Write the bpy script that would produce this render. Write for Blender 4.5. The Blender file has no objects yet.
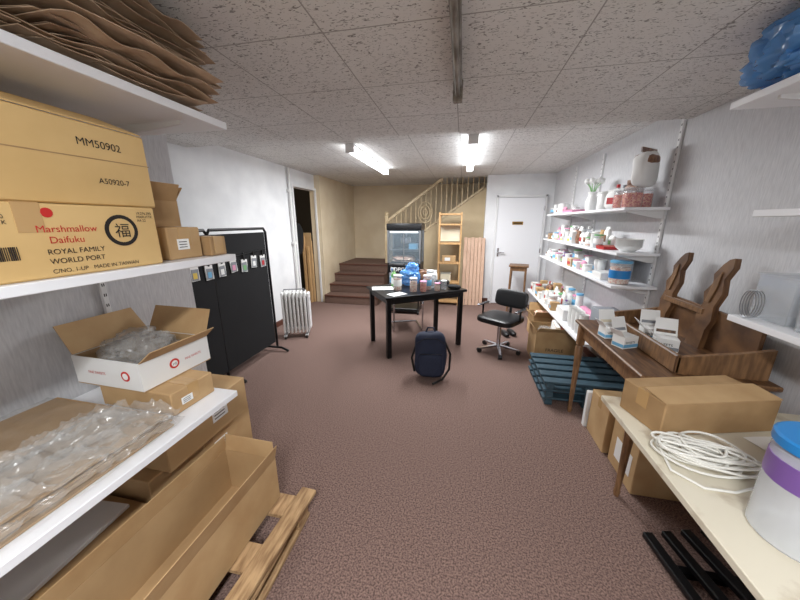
import bpy,bmesh,math,random
from mathutils import Vector,Matrix,noise
rnd=random.Random(7)
V=Vector
# ---------------------------------------------------------------- materials
def lin(c):
    r=[]
    for x in c:
        x/=255.0
        r.append(x/12.92 if x<=.04045 else ((x+.055)/1.055)**2.4)
    return (*r,1.0)
def mat(name,c1,rough=.6,metal=0,c2=None,scale=20,stretch=(1,1,1),bump=0,lo=.35,hi=.65,trans=0,alpha=1,emis=0,emc=None,coat=0,detail=4,dist=.005):
    m=bpy.data.materials.new(name);m.use_nodes=True
    nt=m.node_tree;b=nt.nodes["Principled BSDF"]
    b.inputs["Base Color"].default_value=lin(c1);b.inputs["Roughness"].default_value=rough
    b.inputs["Metallic"].default_value=metal;b.inputs["Transmission Weight"].default_value=trans
    b.inputs["Alpha"].default_value=alpha;b.inputs["Coat Weight"].default_value=coat
    if emis:
        b.inputs["Emission Color"].default_value=lin(emc or c1);b.inputs["Emission Strength"].default_value=emis
    if c2 or bump:
        tc=nt.nodes.new("ShaderNodeTexCoord");mp=nt.nodes.new("ShaderNodeMapping");mp.inputs["Scale"].default_value=stretch
        nt.links.new(tc.outputs["Object"],mp.inputs[0])
        n=nt.nodes.new("ShaderNodeTexNoise");n.inputs["Scale"].default_value=scale;n.inputs["Detail"].default_value=detail
        nt.links.new(mp.outputs[0],n.inputs["Vector"])
        if c2:
            r=nt.nodes.new("ShaderNodeValToRGB");r.color_ramp.elements[0].position=lo;r.color_ramp.elements[1].position=hi
            r.color_ramp.elements[0].color=lin(c1);r.color_ramp.elements[1].color=lin(c2)
            nt.links.new(n.outputs[0],r.inputs[0]);nt.links.new(r.outputs[0],b.inputs["Base Color"])
        if bump:
            bp=nt.nodes.new("ShaderNodeBump");bp.inputs["Strength"].default_value=bump;bp.inputs["Distance"].default_value=dist
            nt.links.new(n.outputs[0],bp.inputs["Height"]);nt.links.new(bp.outputs[0],b.inputs["Normal"])
    return m
CARD=mat("cardboard",(196,163,119),.8,c2=(182,147,103),scale=6,bump=.05)
CARD2=mat("cardboard_dark",(176,143,101),.8,c2=(160,127,87),scale=8)
CARDIN=mat("cardboard_inside",(186,154,112),.85,c2=(174,142,101),scale=5)
YCARD=mat("cardboard_yellow",(216,182,124),.7,c2=(206,171,113),scale=5)
KRAFT=mat("kraft_paper",(196,170,142),.75,c2=(170,142,114),scale=14,bump=.3)
KRAFT2=mat("kraft_paper_dark",(160,134,108),.75,c2=(206,180,152),scale=10,bump=.3)
TAPE=mat("packing_tape",(192,156,106),.25,coat=.4)
WLAM=mat("white_laminate",(238,239,242),.35)
WHITE=mat("white_paint",(226,226,226),.5)
WPLA=mat("white_plastic",(232,232,230),.35)
PAPER=mat("paper_white",(240,240,238),.7)
BLACK=mat("black_plastic",(18,18,20),.4)
BLACKM=mat("black_metal",(20,20,22),.35,.3)
BLKFAB=mat("black_fabric",(13,13,16),.9,c2=(19,19,22),scale=200)
NAVY=mat("navy_fabric",(20,27,48),.8,c2=(28,36,60),scale=90,bump=.3)
CHROME=mat("chrome",(200,200,205),.2,1)
GREYM=mat("grey_metal",(150,152,155),.4,.7)
RED=mat("red_plastic",(180,35,40),.4);REDINK=mat("red_ink",(196,40,36),.6)
INK=mat("black_ink",(30,24,22),.7)
BLUE=mat("blue_plastic",(40,128,196),.35);LBLUE=mat("light_blue_plastic",(110,176,215),.4)
PINK=mat("pink_plastic",(222,150,180),.4);PURPLE=mat("purple_label",(122,88,156),.4)
GREEN=mat("green_plastic",(120,180,120),.5);LEAF=mat("leaf_green",(96,160,90),.6,c2=(150,200,130),scale=20)
TEAL=mat("blue_grey_painted_wood",(60,86,98),.6,c2=(44,64,76),scale=12,stretch=(1,6,6))
YEL=mat("yellow_card",(226,196,90),.5)
CANDY=mat("red_candy",(200,60,50),.4,c2=(235,150,110),scale=70,lo=.45,hi=.55)
CANDY2=mat("pale_candy",(236,214,190),.5,c2=(220,150,130),scale=60,lo=.45,hi=.6)
BROWNP=mat("brown_wrapper",(96,60,44),.4,c2=(150,110,80),scale=30)
DWOOD=mat("dark_oak",(118,84,54),.45,c2=(80,54,36),scale=9,stretch=(8,1,1),bump=.15)
DWOOD2=mat("brown_oak",(142,106,72),.45,c2=(106,76,50),scale=10,stretch=(6,6,1),bump=.15)
PINE=mat("pine_wood",(210,170,120),.55,c2=(190,148,98),scale=8,stretch=(6,6,1))
PLANK=mat("reddish_plank",(216,184,160),.6,c2=(192,154,130),scale=20,stretch=(14,1,.6))
PALW=mat("pallet_wood",(190,156,114),.8,c2=(140,108,74),scale=9,stretch=(6,1,6),bump=.3)
CREAM=mat("cream_paint",(224,214,190),.5)
RAIL=mat("light_wood_banister",(206,188,154),.5,c2=(186,164,128),scale=12)
CHIP=mat("stained_chipboard",(220,212,192),.6,c2=(150,124,90),scale=9,lo=.5,hi=.8,detail=14,bump=.1)
GREYBX=mat("grey_board",(140,144,150),.6)
CABLE=mat("white_cable",(232,230,222),.45)
BRASS=mat("brass",(170,130,60),.3,.9)
def clearmat(name,col,fac,rough=.1):
    m=bpy.data.materials.new(name);m.use_nodes=True;nt=m.node_tree
    b=nt.nodes["Principled BSDF"];o=nt.nodes["Material Output"]
    b.inputs["Base Color"].default_value=lin(col);b.inputs["Roughness"].default_value=rough;b.inputs["Specular IOR Level"].default_value=.9
    t=nt.nodes.new("ShaderNodeBsdfTransparent");t.inputs[0].default_value=lin((248,249,250))
    mx=nt.nodes.new("ShaderNodeMixShader");mx.inputs[0].default_value=fac
    nt.links.new(t.outputs[0],mx.inputs[1]);nt.links.new(b.outputs[0],mx.inputs[2]);nt.links.new(mx.outputs[0],o.inputs[0])
    return m
CLEAR=clearmat("clear_plastic",(232,235,238),.26,.08)
FROST=clearmat("frosted_plastic",(240,243,246),.42,.2)
FILM=clearmat("plastic_film",(215,205,192),.16,.1)
FILM2=clearmat("plastic_film_bunched",(228,224,218),.2,.1)
GLASS=clearmat("glass_pane",(150,165,175),.2,.05)
BFILM=clearmat("blue_bag_film",(96,164,232),.62,.2)
# room materials
WALLTX=mat("striped_wallpaper",(214,214,216),.85,c2=(194,194,197),scale=30,stretch=(4,4,.5),bump=.3,lo=.3,hi=.7,detail=5,dist=.003)
WALLW=mat("white_wall_paint",(236,237,238),.8,c2=(224,225,227),scale=3,bump=.05)
BEIGE=mat("beige_wall_paint",(222,206,178),.8,c2=(214,196,166),scale=3)
BEIGE2=mat("tan_wall_paint",(196,178,146),.8,c2=(184,166,134),scale=3)
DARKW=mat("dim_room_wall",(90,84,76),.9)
CARPET=mat("carpet_brown",(146,119,109),.95,c2=(86,66,60),scale=120,bump=.8,lo=.36,hi=.64,detail=5,dist=.004)
STEPM=mat("stair_carpet",(124,98,86),.95,c2=(92,70,60),scale=120,bump=.5)
BASEB=mat("baseboard_brown",(92,54,42),.5)
def ceilmat():
    m=bpy.data.materials.new("fissured_ceiling_tiles");m.use_nodes=True;nt=m.node_tree;N=nt.nodes;L=nt.links
    b=N["Principled BSDF"];b.inputs["Roughness"].default_value=.9
    tc=N.new("ShaderNodeTexCoord");sep=N.new("ShaderNodeSeparateXYZ");L.new(tc.outputs["Object"],sep.inputs[0])
    def line(out,off):
        a=N.new("ShaderNodeMath");a.operation='ADD';a.inputs[1].default_value=off;L.new(out,a.inputs[0])
        d=N.new("ShaderNodeMath");d.operation='PINGPONG';d.inputs[1].default_value=.25;L.new(a.outputs[0],d.inputs[0])
        c=N.new("ShaderNodeMath");c.operation='LESS_THAN';c.inputs[1].default_value=.003;L.new(d.outputs[0],c.inputs[0]);return c
    a=line(sep.outputs[0],50.07);c=line(sep.outputs[1],50.2)
    mx=N.new("ShaderNodeMath");mx.operation='MAXIMUM';L.new(a.outputs[0],mx.inputs[0]);L.new(c.outputs[0],mx.inputs[1])
    mp=N.new("ShaderNodeMapping");mp.inputs["Scale"].default_value=(1,2.0,1);mp.inputs["Rotation"].default_value=(0,0,.5);L.new(tc.outputs["Object"],mp.inputs[0])
    n=N.new("ShaderNodeTexNoise");n.inputs["Scale"].default_value=40;n.inputs["Detail"].default_value=3;n.inputs["Distortion"].default_value=1.6;L.new(mp.outputs[0],n.inputs["Vector"])
    r=N.new("ShaderNodeValToRGB");r.color_ramp.elements[0].position=.36;r.color_ramp.elements[1].position=.42
    r.color_ramp.elements[0].color=lin((152,151,149));r.color_ramp.elements[1].color=lin((240,240,239));L.new(n.outputs[0],r.inputs[0])
    big=N.new("ShaderNodeTexNoise");big.inputs["Scale"].default_value=1.4;L.new(tc.outputs["Object"],big.inputs["Vector"])
    br=N.new("ShaderNodeValToRGB");br.color_ramp.elements[0].color=lin((230,228,224));br.color_ramp.elements[1].color=lin((255,255,255));L.new(big.outputs[0],br.inputs[0])
    mu=N.new("ShaderNodeMixRGB");mu.blend_type='MULTIPLY';mu.inputs[0].default_value=1;L.new(r.outputs[0],mu.inputs[1]);L.new(br.outputs[0],mu.inputs[2])
    m2=N.new("ShaderNodeMixRGB");m2.inputs[2].default_value=lin((168,166,162));L.new(mx.outputs[0],m2.inputs[0]);L.new(mu.outputs[0],m2.inputs[1])
    L.new(m2.outputs[0],b.inputs["Base Color"])
    bp=N.new("ShaderNodeBump");bp.inputs["Strength"].default_value=.5;bp.inputs["Distance"].default_value=.003;L.new(r.outputs[0],bp.inputs["Height"]);L.new(bp.outputs[0],b.inputs["Normal"])
    return m
CEIL=ceilmat()
# ---------------------------------------------------------------- mesh builder
def ridge(p):
    return (1-min(1,abs(noise.noise(p))*2.2))**2
class B:
    def __init__(s,name): s.name=name;s.bm=bmesh.new();s.mats=[]
    def mi(s,m):
        if m not in s.mats:s.mats.append(m)
        return s.mats.index(m)
    def raw(s,vs,fs,m):
        k=s.mi(m);v=[s.bm.verts.new(p) for p in vs]
        for f in fs:
            try:
                q=s.bm.faces.new([v[i] for i in f]);q.material_index=k;q.smooth=True
            except ValueError: pass
        return v
    def box(s,a,b,m,bev=0,rot=None,seg=1):
        c=V([(a[i]+b[i])/2 for i in range(3)]);d=[abs(b[i]-a[i])/2 for i in range(3)]
        pts=[V((x*d[0],y*d[1],z*d[2])) for x in(-1,1) for y in(-1,1) for z in(-1,1)]
        if rot is not None: pts=[rot@p for p in pts]
        v=s.raw([c+p for p in pts],[(0,1,3,2),(4,6,7,5),(0,4,5,1),(2,3,7,6),(0,2,6,4),(1,5,7,3)],m)
        if bev:
            es=list({e for w in v for e in w.link_edges})
            bmesh.ops.bevel(s.bm,geom=es,offset=bev,segments=seg,affect='EDGES',profile=.5)
        return s
    def cyl(s,p0,p1,r,m,r2=None,seg=16,caps=True):
        p0=V(p0);p1=V(p1);r2=r if r2 is None else r2
        z=(p1-p0).normalized();x=z.orthogonal().normalized();y=z.cross(x)
        vs=[];n=seg
        for p,q in((p0,r),(p1,r2)):
            for i in range(n):
                t=2*math.pi*i/n;vs.append(p+x*q*math.cos(t)+y*q*math.sin(t))
        fs=[(i,(i+1)%n,n+(i+1)%n,n+i) for i in range(n)]
        if caps: fs+=[tuple(range(n-1,-1,-1)),tuple(range(n,2*n))]
        s.raw(vs,fs,m);return s
    def tube(s,pts,r,m,seg=8,closed=False):
        P=[V(p) for p in pts];n=len(P);vs=[];x=None
        for i,p in enumerate(P):
            a=P[(i-1)%n] if (i or closed) else P[0];b=P[(i+1)%n] if (i<n-1 or closed) else P[-1]
            z=(b-a).normalized()
            x=z.orthogonal().normalized() if x is None else (x-z*x.dot(z)).normalized()
            y=z.cross(x)
            vs+=[p+x*r*math.cos(2*math.pi*k/seg)+y*r*math.sin(2*math.pi*k/seg) for k in range(seg)]
        fs=[]
        for i in range(n if closed else n-1):
            j=(i+1)%n
            fs+=[(i*seg+k,i*seg+(k+1)%seg,j*seg+(k+1)%seg,j*seg+k) for k in range(seg)]
        if not closed: fs+=[tuple(range(seg-1,-1,-1)),tuple((n-1)*seg+k for k in range(seg))]
        s.raw(vs,fs,m);return s
    def lathe(s,c,prof,m,seg=24,sx=1,sy=1):
        c=V(c);vs=[]
        for r,z in prof: vs+=[c+V((r*sx*math.cos(2*math.pi*k/seg),r*sy*math.sin(2*math.pi*k/seg),z)) for k in range(seg)]
        fs=[]
        for i in range(len(prof)-1): fs+=[(i*seg+k,i*seg+(k+1)%seg,(i+1)*seg+(k+1)%seg,(i+1)*seg+k) for k in range(seg)]
        if prof[0][0]>1e-4: fs.append(tuple(range(seg-1,-1,-1)))
        if prof[-1][0]>1e-4: fs.append(tuple((len(prof)-1)*seg+k for k in range(seg)))
        s.raw(vs,fs,m);return s
    def blob(s,c,size,m,p=.5,nu=24,nv=14,jit=0,rot=None,jf=8):
        """superellipsoid; jit<0 gives creased (ridged) crumpling"""
        c=V(c);vs=[]
        f=lambda w:math.copysign(abs(w)**p,w)
        for j in range(nv+1):
            b=-math.pi/2+math.pi*j/nv
            for i in range(nu):
                a=2*math.pi*i/nu
                q=V((f(math.cos(b))*f(math.cos(a))*size[0]/2,f(math.cos(b))*f(math.sin(a))*size[1]/2,f(math.sin(b))*size[2]/2))
                if jit:
                    if jit>0:k=1+jit*noise.noise((q+c)*jf)
                    else:k=1+jit*(.7*ridge((q+c)*jf)+.3*ridge((q+c)*jf*2.3))
                    q=V((q.x*k,q.y*k,q.z*(k if q.z>0 else min(k,1))))
                if rot is not None:q=rot@q
                vs.append(c+q)
        fs=[]
        for j in range(nv): fs+=[(j*nu+i,j*nu+(i+1)%nu,(j+1)*nu+(i+1)%nu,(j+1)*nu+i) for i in range(nu)]
        s.raw(vs,fs,m);return s
    def slab(s,q,t,m):
        q=[V(p) for p in q];n=(q[1]-q[0]).cross(q[2]-q[0]).normalized()*t;k=len(q)
        fs=[tuple(range(k-1,-1,-1)),tuple(range(k,2*k))]+[(i,(i+1)%k,k+(i+1)%k,k+i) for i in range(k)]
        s.raw(q+[p+n for p in q],fs,m);return s
    def sheet(s,o,u,v,nu,nv,hf,m,t=0):
        o=V(o);u=V(u);v=V(v);n=u.cross(v).normalized();vs=[]
        for j in range(nv+1):
            for i in range(nu+1):
                a=i/nu;b=j/nv;vs.append(o+u*a+v*b+n*hf(a,b))
        W=nu+1;fs=[(j*W+i,j*W+i+1,(j+1)*W+i+1,(j+1)*W+i) for j in range(nv) for i in range(nu)]
        if t:
            k=len(vs);vs+=[p-n*t for p in vs]
            fs+=[tuple(k+i for i in reversed(f)) for f in fs]
            rim=[i for i in range(W)]+[j*W+nu for j in range(1,nv+1)]+[nv*W+i for i in range(nu-1,-1,-1)]+[j*W for j in range(nv-1,0,-1)]
            fs+=[(rim[(i+1)%len(rim)],rim[i],k+rim[i],k+rim[(i+1)%len(rim)]) for i in range(len(rim))]
        s.raw(vs,fs,m);return s
    def text(s,t,size,o,xd,yd,m,align='LEFT'):
        c=bpy.data.curves.new("t",'FONT');c.body=t;c.size=size;c.align_x=align
        ob=bpy.data.objects.new("t",c);bpy.context.collection.objects.link(ob);bpy.context.view_layer.update()
        me=bpy.data.meshes.new_from_object(ob.evaluated_get(bpy.context.evaluated_depsgraph_get()))
        o=V(o);xd=V(xd);yd=V(yd);n=xd.cross(yd)
        s.raw([o+xd*v.co.x+yd*v.co.y+n*.0012 for v in me.vertices],[tuple(p.vertices) for p in me.polygons],m)
        bpy.data.objects.remove(ob);bpy.data.curves.remove(c);bpy.data.meshes.remove(me);return s
    def done(s,loc=None,rz=0,auto=35):
        bmesh.ops.recalc_face_normals(s.bm,faces=s.bm.faces)
        me=bpy.data.meshes.new(s.name)
        if loc is None:
            xs=[v.co for v in s.bm.verts]
            c=V([(min(p[i] for p in xs)+max(p[i] for p in xs))/2 for i in range(3)])
            bmesh.ops.translate(s.bm,verts=s.bm.verts,vec=-c);loc=c
        s.bm.to_mesh(me);s.bm.free()
        for m in s.mats: me.materials.append(m)
        try: me.set_sharp_from_angle(angle=math.radians(auto))
        except Exception: pass
        o=bpy.data.objects.new(s.name,me);o.location=loc;o.rotation_euler=(0,0,rz)
        bpy.context.collection.objects.link(o);return o
def RZ(d):return Matrix.Rotation(math.radians(d),3,'Z')
def RX(d):return Matrix.Rotation(math.radians(d),3,'X')
def RY(d):return Matrix.Rotation(math.radians(d),3,'Y')
def wall(n,a,b,m): return B(n).box(a,b,m).done((0,0,0))
# ---------------------------------------------------------------- room shell
CH=2.37;CL=2.26
wall("floor",(-4.4,-2.2,-.1),(1.75,7.4,0),CARPET)
wall("ceiling",(-4.4,2.75,CH),(1.75,7.4,CH+.1),CEIL)
wall("ceiling_soffit",(-4.4,-2.2,CL),(1.75,2.75,CH+.1),CEIL)
wall("wall_left_near",(-1.85,-2.2,0),(-1.7,1.5,CL),WALLTX)
wall("wall_left_return",(-2.8,1.5,0),(-1.7,1.6,CL),WALLTX)
wall("wall_left",(-2.8,1.6,0),(-2.7,4.62,CH),WALLW)
wall("wall_left_lintel",(-2.8,4.62,2.1),(-2.7,5.4,CH),WALLW)
wall("wall_left_stair",(-2.8,5.4,0),(-2.6,7.3,CH),BEIGE)
wall("wall_right",(1.55,-2.2,0),(1.7,6.1,CH),WALLTX)
wall("wall_back",(.4,6.0,0),(1.55,6.12,CH),WALLW)
wall("wall_back_return",(.4,6.12,0),(.5,6.2,CH),WALLW)
wall("wall_stair_back",(-2.8,7.2,0),(1.6,7.3,CH),BEIGE)
wall("wall_behind",(-1.7,-2.2,0),(1.55,-2.1,CL),WALLW)
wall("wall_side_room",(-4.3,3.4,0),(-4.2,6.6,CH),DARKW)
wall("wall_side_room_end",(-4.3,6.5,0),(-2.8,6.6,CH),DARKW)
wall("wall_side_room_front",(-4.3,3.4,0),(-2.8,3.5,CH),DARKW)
wall("baseboard_back",(.42,5.985,0),(.55,6.0,.09),BASEB)
wall("baseboard_back_right",(1.47,5.985,0),(1.55,6.0,.09),BASEB)
wall("baseboard_left",(-2.7,1.6,0),(-2.685,4.58,.08),BASEB)
wall("baseboard_right",(1.535,3.2,0),(1.55,5.98,.08),BASEB)
b=B("trim_doorway")
for a,c in(((-2.71,4.59,0),(-2.67,4.63,2.1)),((-2.71,5.38,0),(-2.67,5.42,2.1)),((-2.71,4.59,2.1),(-2.67,5.42,2.14))): b.box(a,c,WHITE,.004)
b.done()
b=B("door_1")
b.box((.62,5.95,.01),(1.40,5.985,1.97),WLAM,.003)
b.box((.58,5.94,0),(.617,5.998,2.02),WHITE,.005).box((1.403,5.94,0),(1.44,5.998,2.02),WHITE,.005).box((.58,5.94,1.975),(1.44,5.998,2.02),WHITE,.005)
b.box((.88,5.94,1.50),(1.07,5.95,1.56),BRASS,.002).box((.90,5.938,1.52),(1.05,5.9405,1.54),INK)
b.cyl((.67,5.95,1.0),(.67,5.90,1.0),.012,CHROME).box((.66,5.885,.99),(.78,5.905,1.01),CHROME,.004).box((.65,5.943,.92),(.69,5.951,1.08),CHROME,.003)
for z in(.3,1.0,1.75): b.cyl((1.401,5.942,z),(1.401,5.942,z+.08),.01,CHROME,seg=8)
b.done()
B("heating_pipe").tube([(-2.66,4.5,.05),(-2.66,4.5,1.9),(-2.66,4.5,CH-.01)],.018,WPLA,10).box((-2.7,4.46,1.2),(-2.64,4.54,1.24),WPLA,.004).box((-2.7,4.46,2.0),(-2.64,4.54,2.04),WPLA,.004).done()
B("conduit_pipe").tube([(-2.67,2.45,.0),(-2.67,2.45,1.5),(-2.67,2.45,CL-.01)],.02,GREYM,10).box((-2.7,2.41,2.0),(-2.65,2.49,2.03),GREYM,.003).done()
# ---------------------------------------------------------------- stairs
b=B("staircase")
for i in range(4):
    y=5.32+.27*i;z=.17*(i+1)
    b.box((-2.595,y,z-.17),(-1.52,7.195 if i==3 else 6.2,z),STEPM,.008)
    b.box((-2.595,y-.015,z-.03),(-1.52,y+.03,z+.003),BASEB,.006)
for i in range(8):
    x=-1.52+.24*i;z=.68+.17*(i+1)
    b.box((x,6.31,z-.17),(.4,7.195,z),STEPM,.006)
b.done()
B("wall_stair_spandrel").slab([(-1.515,6.25,0),(-1.515,6.25,.80),(.4,6.25,2.18),(.4,6.25,0)],-.05,BEIGE2).done()
b=B("stair_banister")
def rz_(x): return 1.55+.717*(x+1.54)
def sz_(x): return .80+.719*(x+1.52)
b.box((-1.58,6.19,.70),(-1.50,6.245,1.68),RAIL,.006)
b.lathe((-1.54,6.22,1.68),[(.03,0),(.045,.02),(.045,.05),(.02,.075),(0,.08)],RAIL,12)
b.slab([(-1.5,6.20,1.56),(-.42,6.20,1.56+.717*1.08),(-.42,6.20,1.62+.717*1.08),(-1.5,6.20,1.62)],-.045,RAIL)
b.slab([(-1.5,6.205,.83),(.36,6.205,.83+.719*1.86),(.36,6.205,.87+.719*1.86),(-1.5,6.205,.87)],-.035,RAIL)
for i in range(19):
    x=-1.44+.1*i;t=min(rz_(x)+.02,CH-.003);s0=sz_(x)+.03
    if t-s0>.1: b.tube([(x,6.22,s0),(x,6.22,t)],.010,RAIL,6)
    k=(s0+t)/2
    if i%3!=1:b.blob((x,6.22,k),(.03,.03,.09),RAIL,1,8,6)
for cx in(-.75,):
    zc=(rz_(cx)+sz_(cx))/2
    for r in(.2,.13,.06):
        b.tube([(cx+r*.7*math.cos(a*math.pi/10),6.2,zc+r*math.sin(a*math.pi/10)) for a in range(20)],.010,RAIL,6,True)
b.done()
# ---------------------------------------------------------------- lights
TUBE=mat("lamp_diffuser",(255,255,255),.5,emis=16,emc=(246,250,255))
TUBE2=mat("lamp_diffuser_dim",(255,255,255),.5,emis=13,emc=(250,252,255))
GLOW=mat("case_lamp",(255,255,255),.5,emis=3)
DIRTY=mat("dirty_metal_batten",(150,144,134),.5,c2=(92,82,70),scale=9,stretch=(4,1,4))
def fixture(x,y0,y1,z,tm,w=.05):
    b=B("fluorescent_ceiling_light")
    b.box((x-w,y0,z-.025),(x+w,y1,z),WPLA,.005)
    b.box((x-w-.008,y0-.012,z-.088),(x+w+.008,y0+.012,z),WPLA,.004).box((x-w-.008,y1-.012,z-.088),(x+w+.008,y1+.012,z),WPLA,.004)
    b.slab([(x-w,y0+.012,z-.025),(x-w,y0+.012,z-.065),(x-w*.6,y0+.012,z-.08),(x+w*.6,y0+.012,z-.08),(x+w,y0+.012,z-.065),(x+w,y0+.012,z-.025)],-(y1-y0-.024),tm)
    return b.done()
def area(n,loc,sx,sy,e,col=(.965,.985,1),rot=(0,0,0)):
    l=bpy.data.lights.new(n,'AREA');l.shape='RECTANGLE';l.size=sx;l.size_y=sy;l.energy=e;l.color=col
    o=bpy.data.objects.new(n,l);o.location=loc;o.rotation_euler=rot;bpy.context.collection.objects.link(o)
fixture(-1.25,3.4,5.0,CH,TUBE2,.042);area("lamp_glow_a",(-1.25,4.2,CH-.095),.1,1.5,48)
fixture(.06,3.28,4.95,CH,TUBE,.042);area("lamp_glow_b",(.06,4.1,CH-.095),.1,1.5,58)
fixture(.0,-1.3,-.2,CL,TUBE);area("near_fill_glow",(.0,-.75,CL-.1),.15,1.05,66)  # unseen fixture and area light added behind the camera as near fill
l=bpy.data.lights.new("side_room_fill",'POINT');l.energy=7;l.color=(1,.85,.65);l.shadow_soft_size=.1  # added fill light without a visible source, lifts the dark doorway
o=bpy.data.objects.new("side_room_fill",l);o.location=(-3.4,4.5,1.9);bpy.context.collection.objects.link(o)
b=B("batten_lamp_fitting")
b.box((-.08,.55,CL-.04),(-.04,1.86,CL-.001),DIRTY,.006).box((-.1,.5,CL-.09),(-.02,.56,CL-.001),WPLA,.005)
b.cyl((-.06,.56,CL-.07),(-.06,1.80,CL-.07),.013,DIRTY,seg=12)
b.box((-.085,1.79,CL-.10),(-.035,1.84,CL-.001),DIRTY,.006).tube([(-.06,1.86,CL-.03),(-.06,1.98,CL-.02),(-.06,2.12,CL-.008)],.006,WPLA,6)
b.done()
# ---------------------------------------------------------------- generic props
def carton(name,x0,x1,y0,y1,z0,z1,m=CARD,rz=0,label=None,tape=True,print_=None):
    cx,cy=(x0+x1)/2,(y0+y1)/2;w,d,h=x1-x0,y1-y0,z1-z0
    b=B(name);b.box((-w/2,-d/2,0),(w/2,d/2,h),m,.004)
    if tape:
        b.box((-w/2+.002,-.025,h-.001),(w/2-.002,.025,h+.0015),TAPE).box((w/2-.001,-.025,h-.07),(w/2+.0012,.025,h),TAPE)
        b.box((-w/2-.0012,-.025,h-.07),(-w/2+.001,.025,h),TAPE)
        b.box((-w/2+.006,-.0015,h),(w/2-.006,.0015,h+.002),CARD2)
    if label:
        for f,u,v,su,sv in label:
            if f=='x': b.box((w/2-.001,-d/2+u*d,v*h),(w/2+.0015,-d/2+u*d+su,v*h+sv),PAPER);[b.box((w/2,-d/2+u*d+su*.12,v*h+sv*k),(w/2+.002,-d/2+u*d+su*.8,v*h+sv*(k+.07)),INK) for k in(.2,.45,.7)]
            else: b.box((-w/2+u*w,-d/2-.0015,v*h),(-w/2+u*w+su,-d/2+.001,v*h+sv),PAPER);[b.box((-w/2+u*w+su*.12,-d/2-.002,v*h+sv*k),(-w/2+u*w+su*.8,-d/2,v*h+sv*(k+.07)),INK) for k in(.2,.45,.7)]
    if print_: print_(b,w,d,h)
    return b.done((cx,cy,z0),math.radians(rz))
def opencarton(name,cx,cy,z0,w,d,h,flaps,m=CARD,inn=CARDIN,rz=0,fill=None,fl=None,t=.004,fm=None):
    b=B(name);fm=fm or m
    b.box((-w/2,-d/2,0),(w/2,d/2,t),inn)
    b.box((-w/2,-d/2,t),(-w/2+t,d/2,h),m).box((w/2-t,-d/2,t),(w/2,d/2,h),m)
    b.box((-w/2+t,-d/2,t),(w/2-t,-d/2+t,h),m).box((-w/2+t,d/2-t,t),(w/2-t,d/2,h),m)
    i=t+.0008
    b.box((-w/2+i,-d/2+i,t),(-w/2+i+.001,d/2-i,h-.002),inn).box((w/2-i-.001,-d/2+i,t),(w/2-i,d/2-i,h-.002),inn)
    b.box((-w/2+i,-d/2+i,t),(w/2-i,-d/2+i+.001,h-.002),inn).box((-w/2+i,d/2-i-.001,t),(w/2-i,d/2-i,h-.002),inn)
    L0=fl or min(w,d)/2
    for k,a in enumerate(flaps):
        if a is None: continue
        L=L0
        if isinstance(a,tuple): a,L=a
        a=math.radians(a);s,c=math.sin(a),math.cos(a)
        if k<2:
            sg=-1 if k==0 else 1;hx=sg*(w/2-t/2)
            q=[(hx,-d/2+.003,h),(hx,d/2-.003,h),(hx+sg*s*L,d/2-.01,h+c*L),(hx+sg*s*L,-d/2+.01,h+c*L)]
        else:
            sg=-1 if k==2 else 1;hy=sg*(d/2-t/2)
            q=[(-w/2+.003,hy,h),(w/2-.003,hy,h),(w/2-.01,hy+sg*s*L,h+c*L),(-w/2+.01,hy+sg*s*L,h+c*L)]
        b.slab(q,t*.8,fm)
    if fill: fill(b,w,d,h)
    return b.done((cx,cy,z0),math.radians(rz))
def jar_(b,c,r,h,lid,content=None,label=None,body=CLEAR,fillh=.7,lz=(.3,.7),sg=24):
    b.lathe(c,[(r*.9,.0),(r,.01),(r,h*.85),(r*.9,h*.93)],body,sg)
    if content:b.lathe(V(c)+V((0,0,.004)),[(r*.88,0),(r*.93,.01),(r*.93,h*fillh)],content,sg)
    if label:b.lathe(c,[(r*1.0,h*lz[0]),(r*1.012,h*lz[0]+.001),(r*1.012,h*lz[1]-.001),(r*1.0,h*lz[1])],label,sg)
    b.lathe(c,[(r*.98,h*.9),(r*1.04,h*.91),(r*1.04,h*.985),(r*.98,h),(0,h)],lid,sg)
def jar(name,x,y,z,r,h,lid,content=None,label=None,body=CLEAR,fillh=.7,lz=(.3,.7)):
    b=B(name);jar_(b,(0,0,0),r,h,lid,content,label,body,fillh,lz);return b.done((x,y,z))
def bottle_(b,c,r,h,m,cap,label=None,sg=20):
    b.lathe(c,[(r*.9,0),(r,.01),(r,h*.62),(r*.85,h*.7),(r*.35,h*.8),(r*.35,h*.88)],m,sg)
    if label:b.lathe(c,[(r,h*.15),(r*1.015,h*.152),(r*1.015,h*.5),(r,h*.502)],label,sg)
    b.lathe(c,[(r*.42,h*.87),(r*.42,h),(0,h)],cap,sg)
def bottle(name,x,y,z,r,h,m,cap,label=None):
    b=B(name);bottle_(b,(0,0,0),r,h,m,cap,label);return b.done((x,y,z))
def pouch_(b,c,w,h,m,m2):
    x,y,z=c
    b.blob((x,y,z+h*.45),(w*.45,w,h*.9),m,.55,20,12,.12,None,14).box((x-.003,y-w*.45,z+h*.86),(x+.003,y+w*.45,z+h),m,.002)
    b.box((x-w*.235,y-w*.28,z+h*.25),(x-w*.215,y+w*.28,z+h*.6),m2,.002)
def pouch(name,x,y,z,w,h,m,m2,rz=0):
    b=B(name);pouch_(b,(0,0,0),w,h,m,m2);return b.done((x,y,z),math.radians(rz))
def bowls(name,x,y,z,r,m,n=3):
    b=B(name)
    for i in range(n):
        q=i*.018;b.lathe((0,0,q),[(r*.5,0),(r*.55,.004),(r*.85,r*.3),(r,r*.5),(r*.96,r*.5),(r*.8,r*.3),(0,.012)],m,24)
    return b.done((x,y,z))
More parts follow.
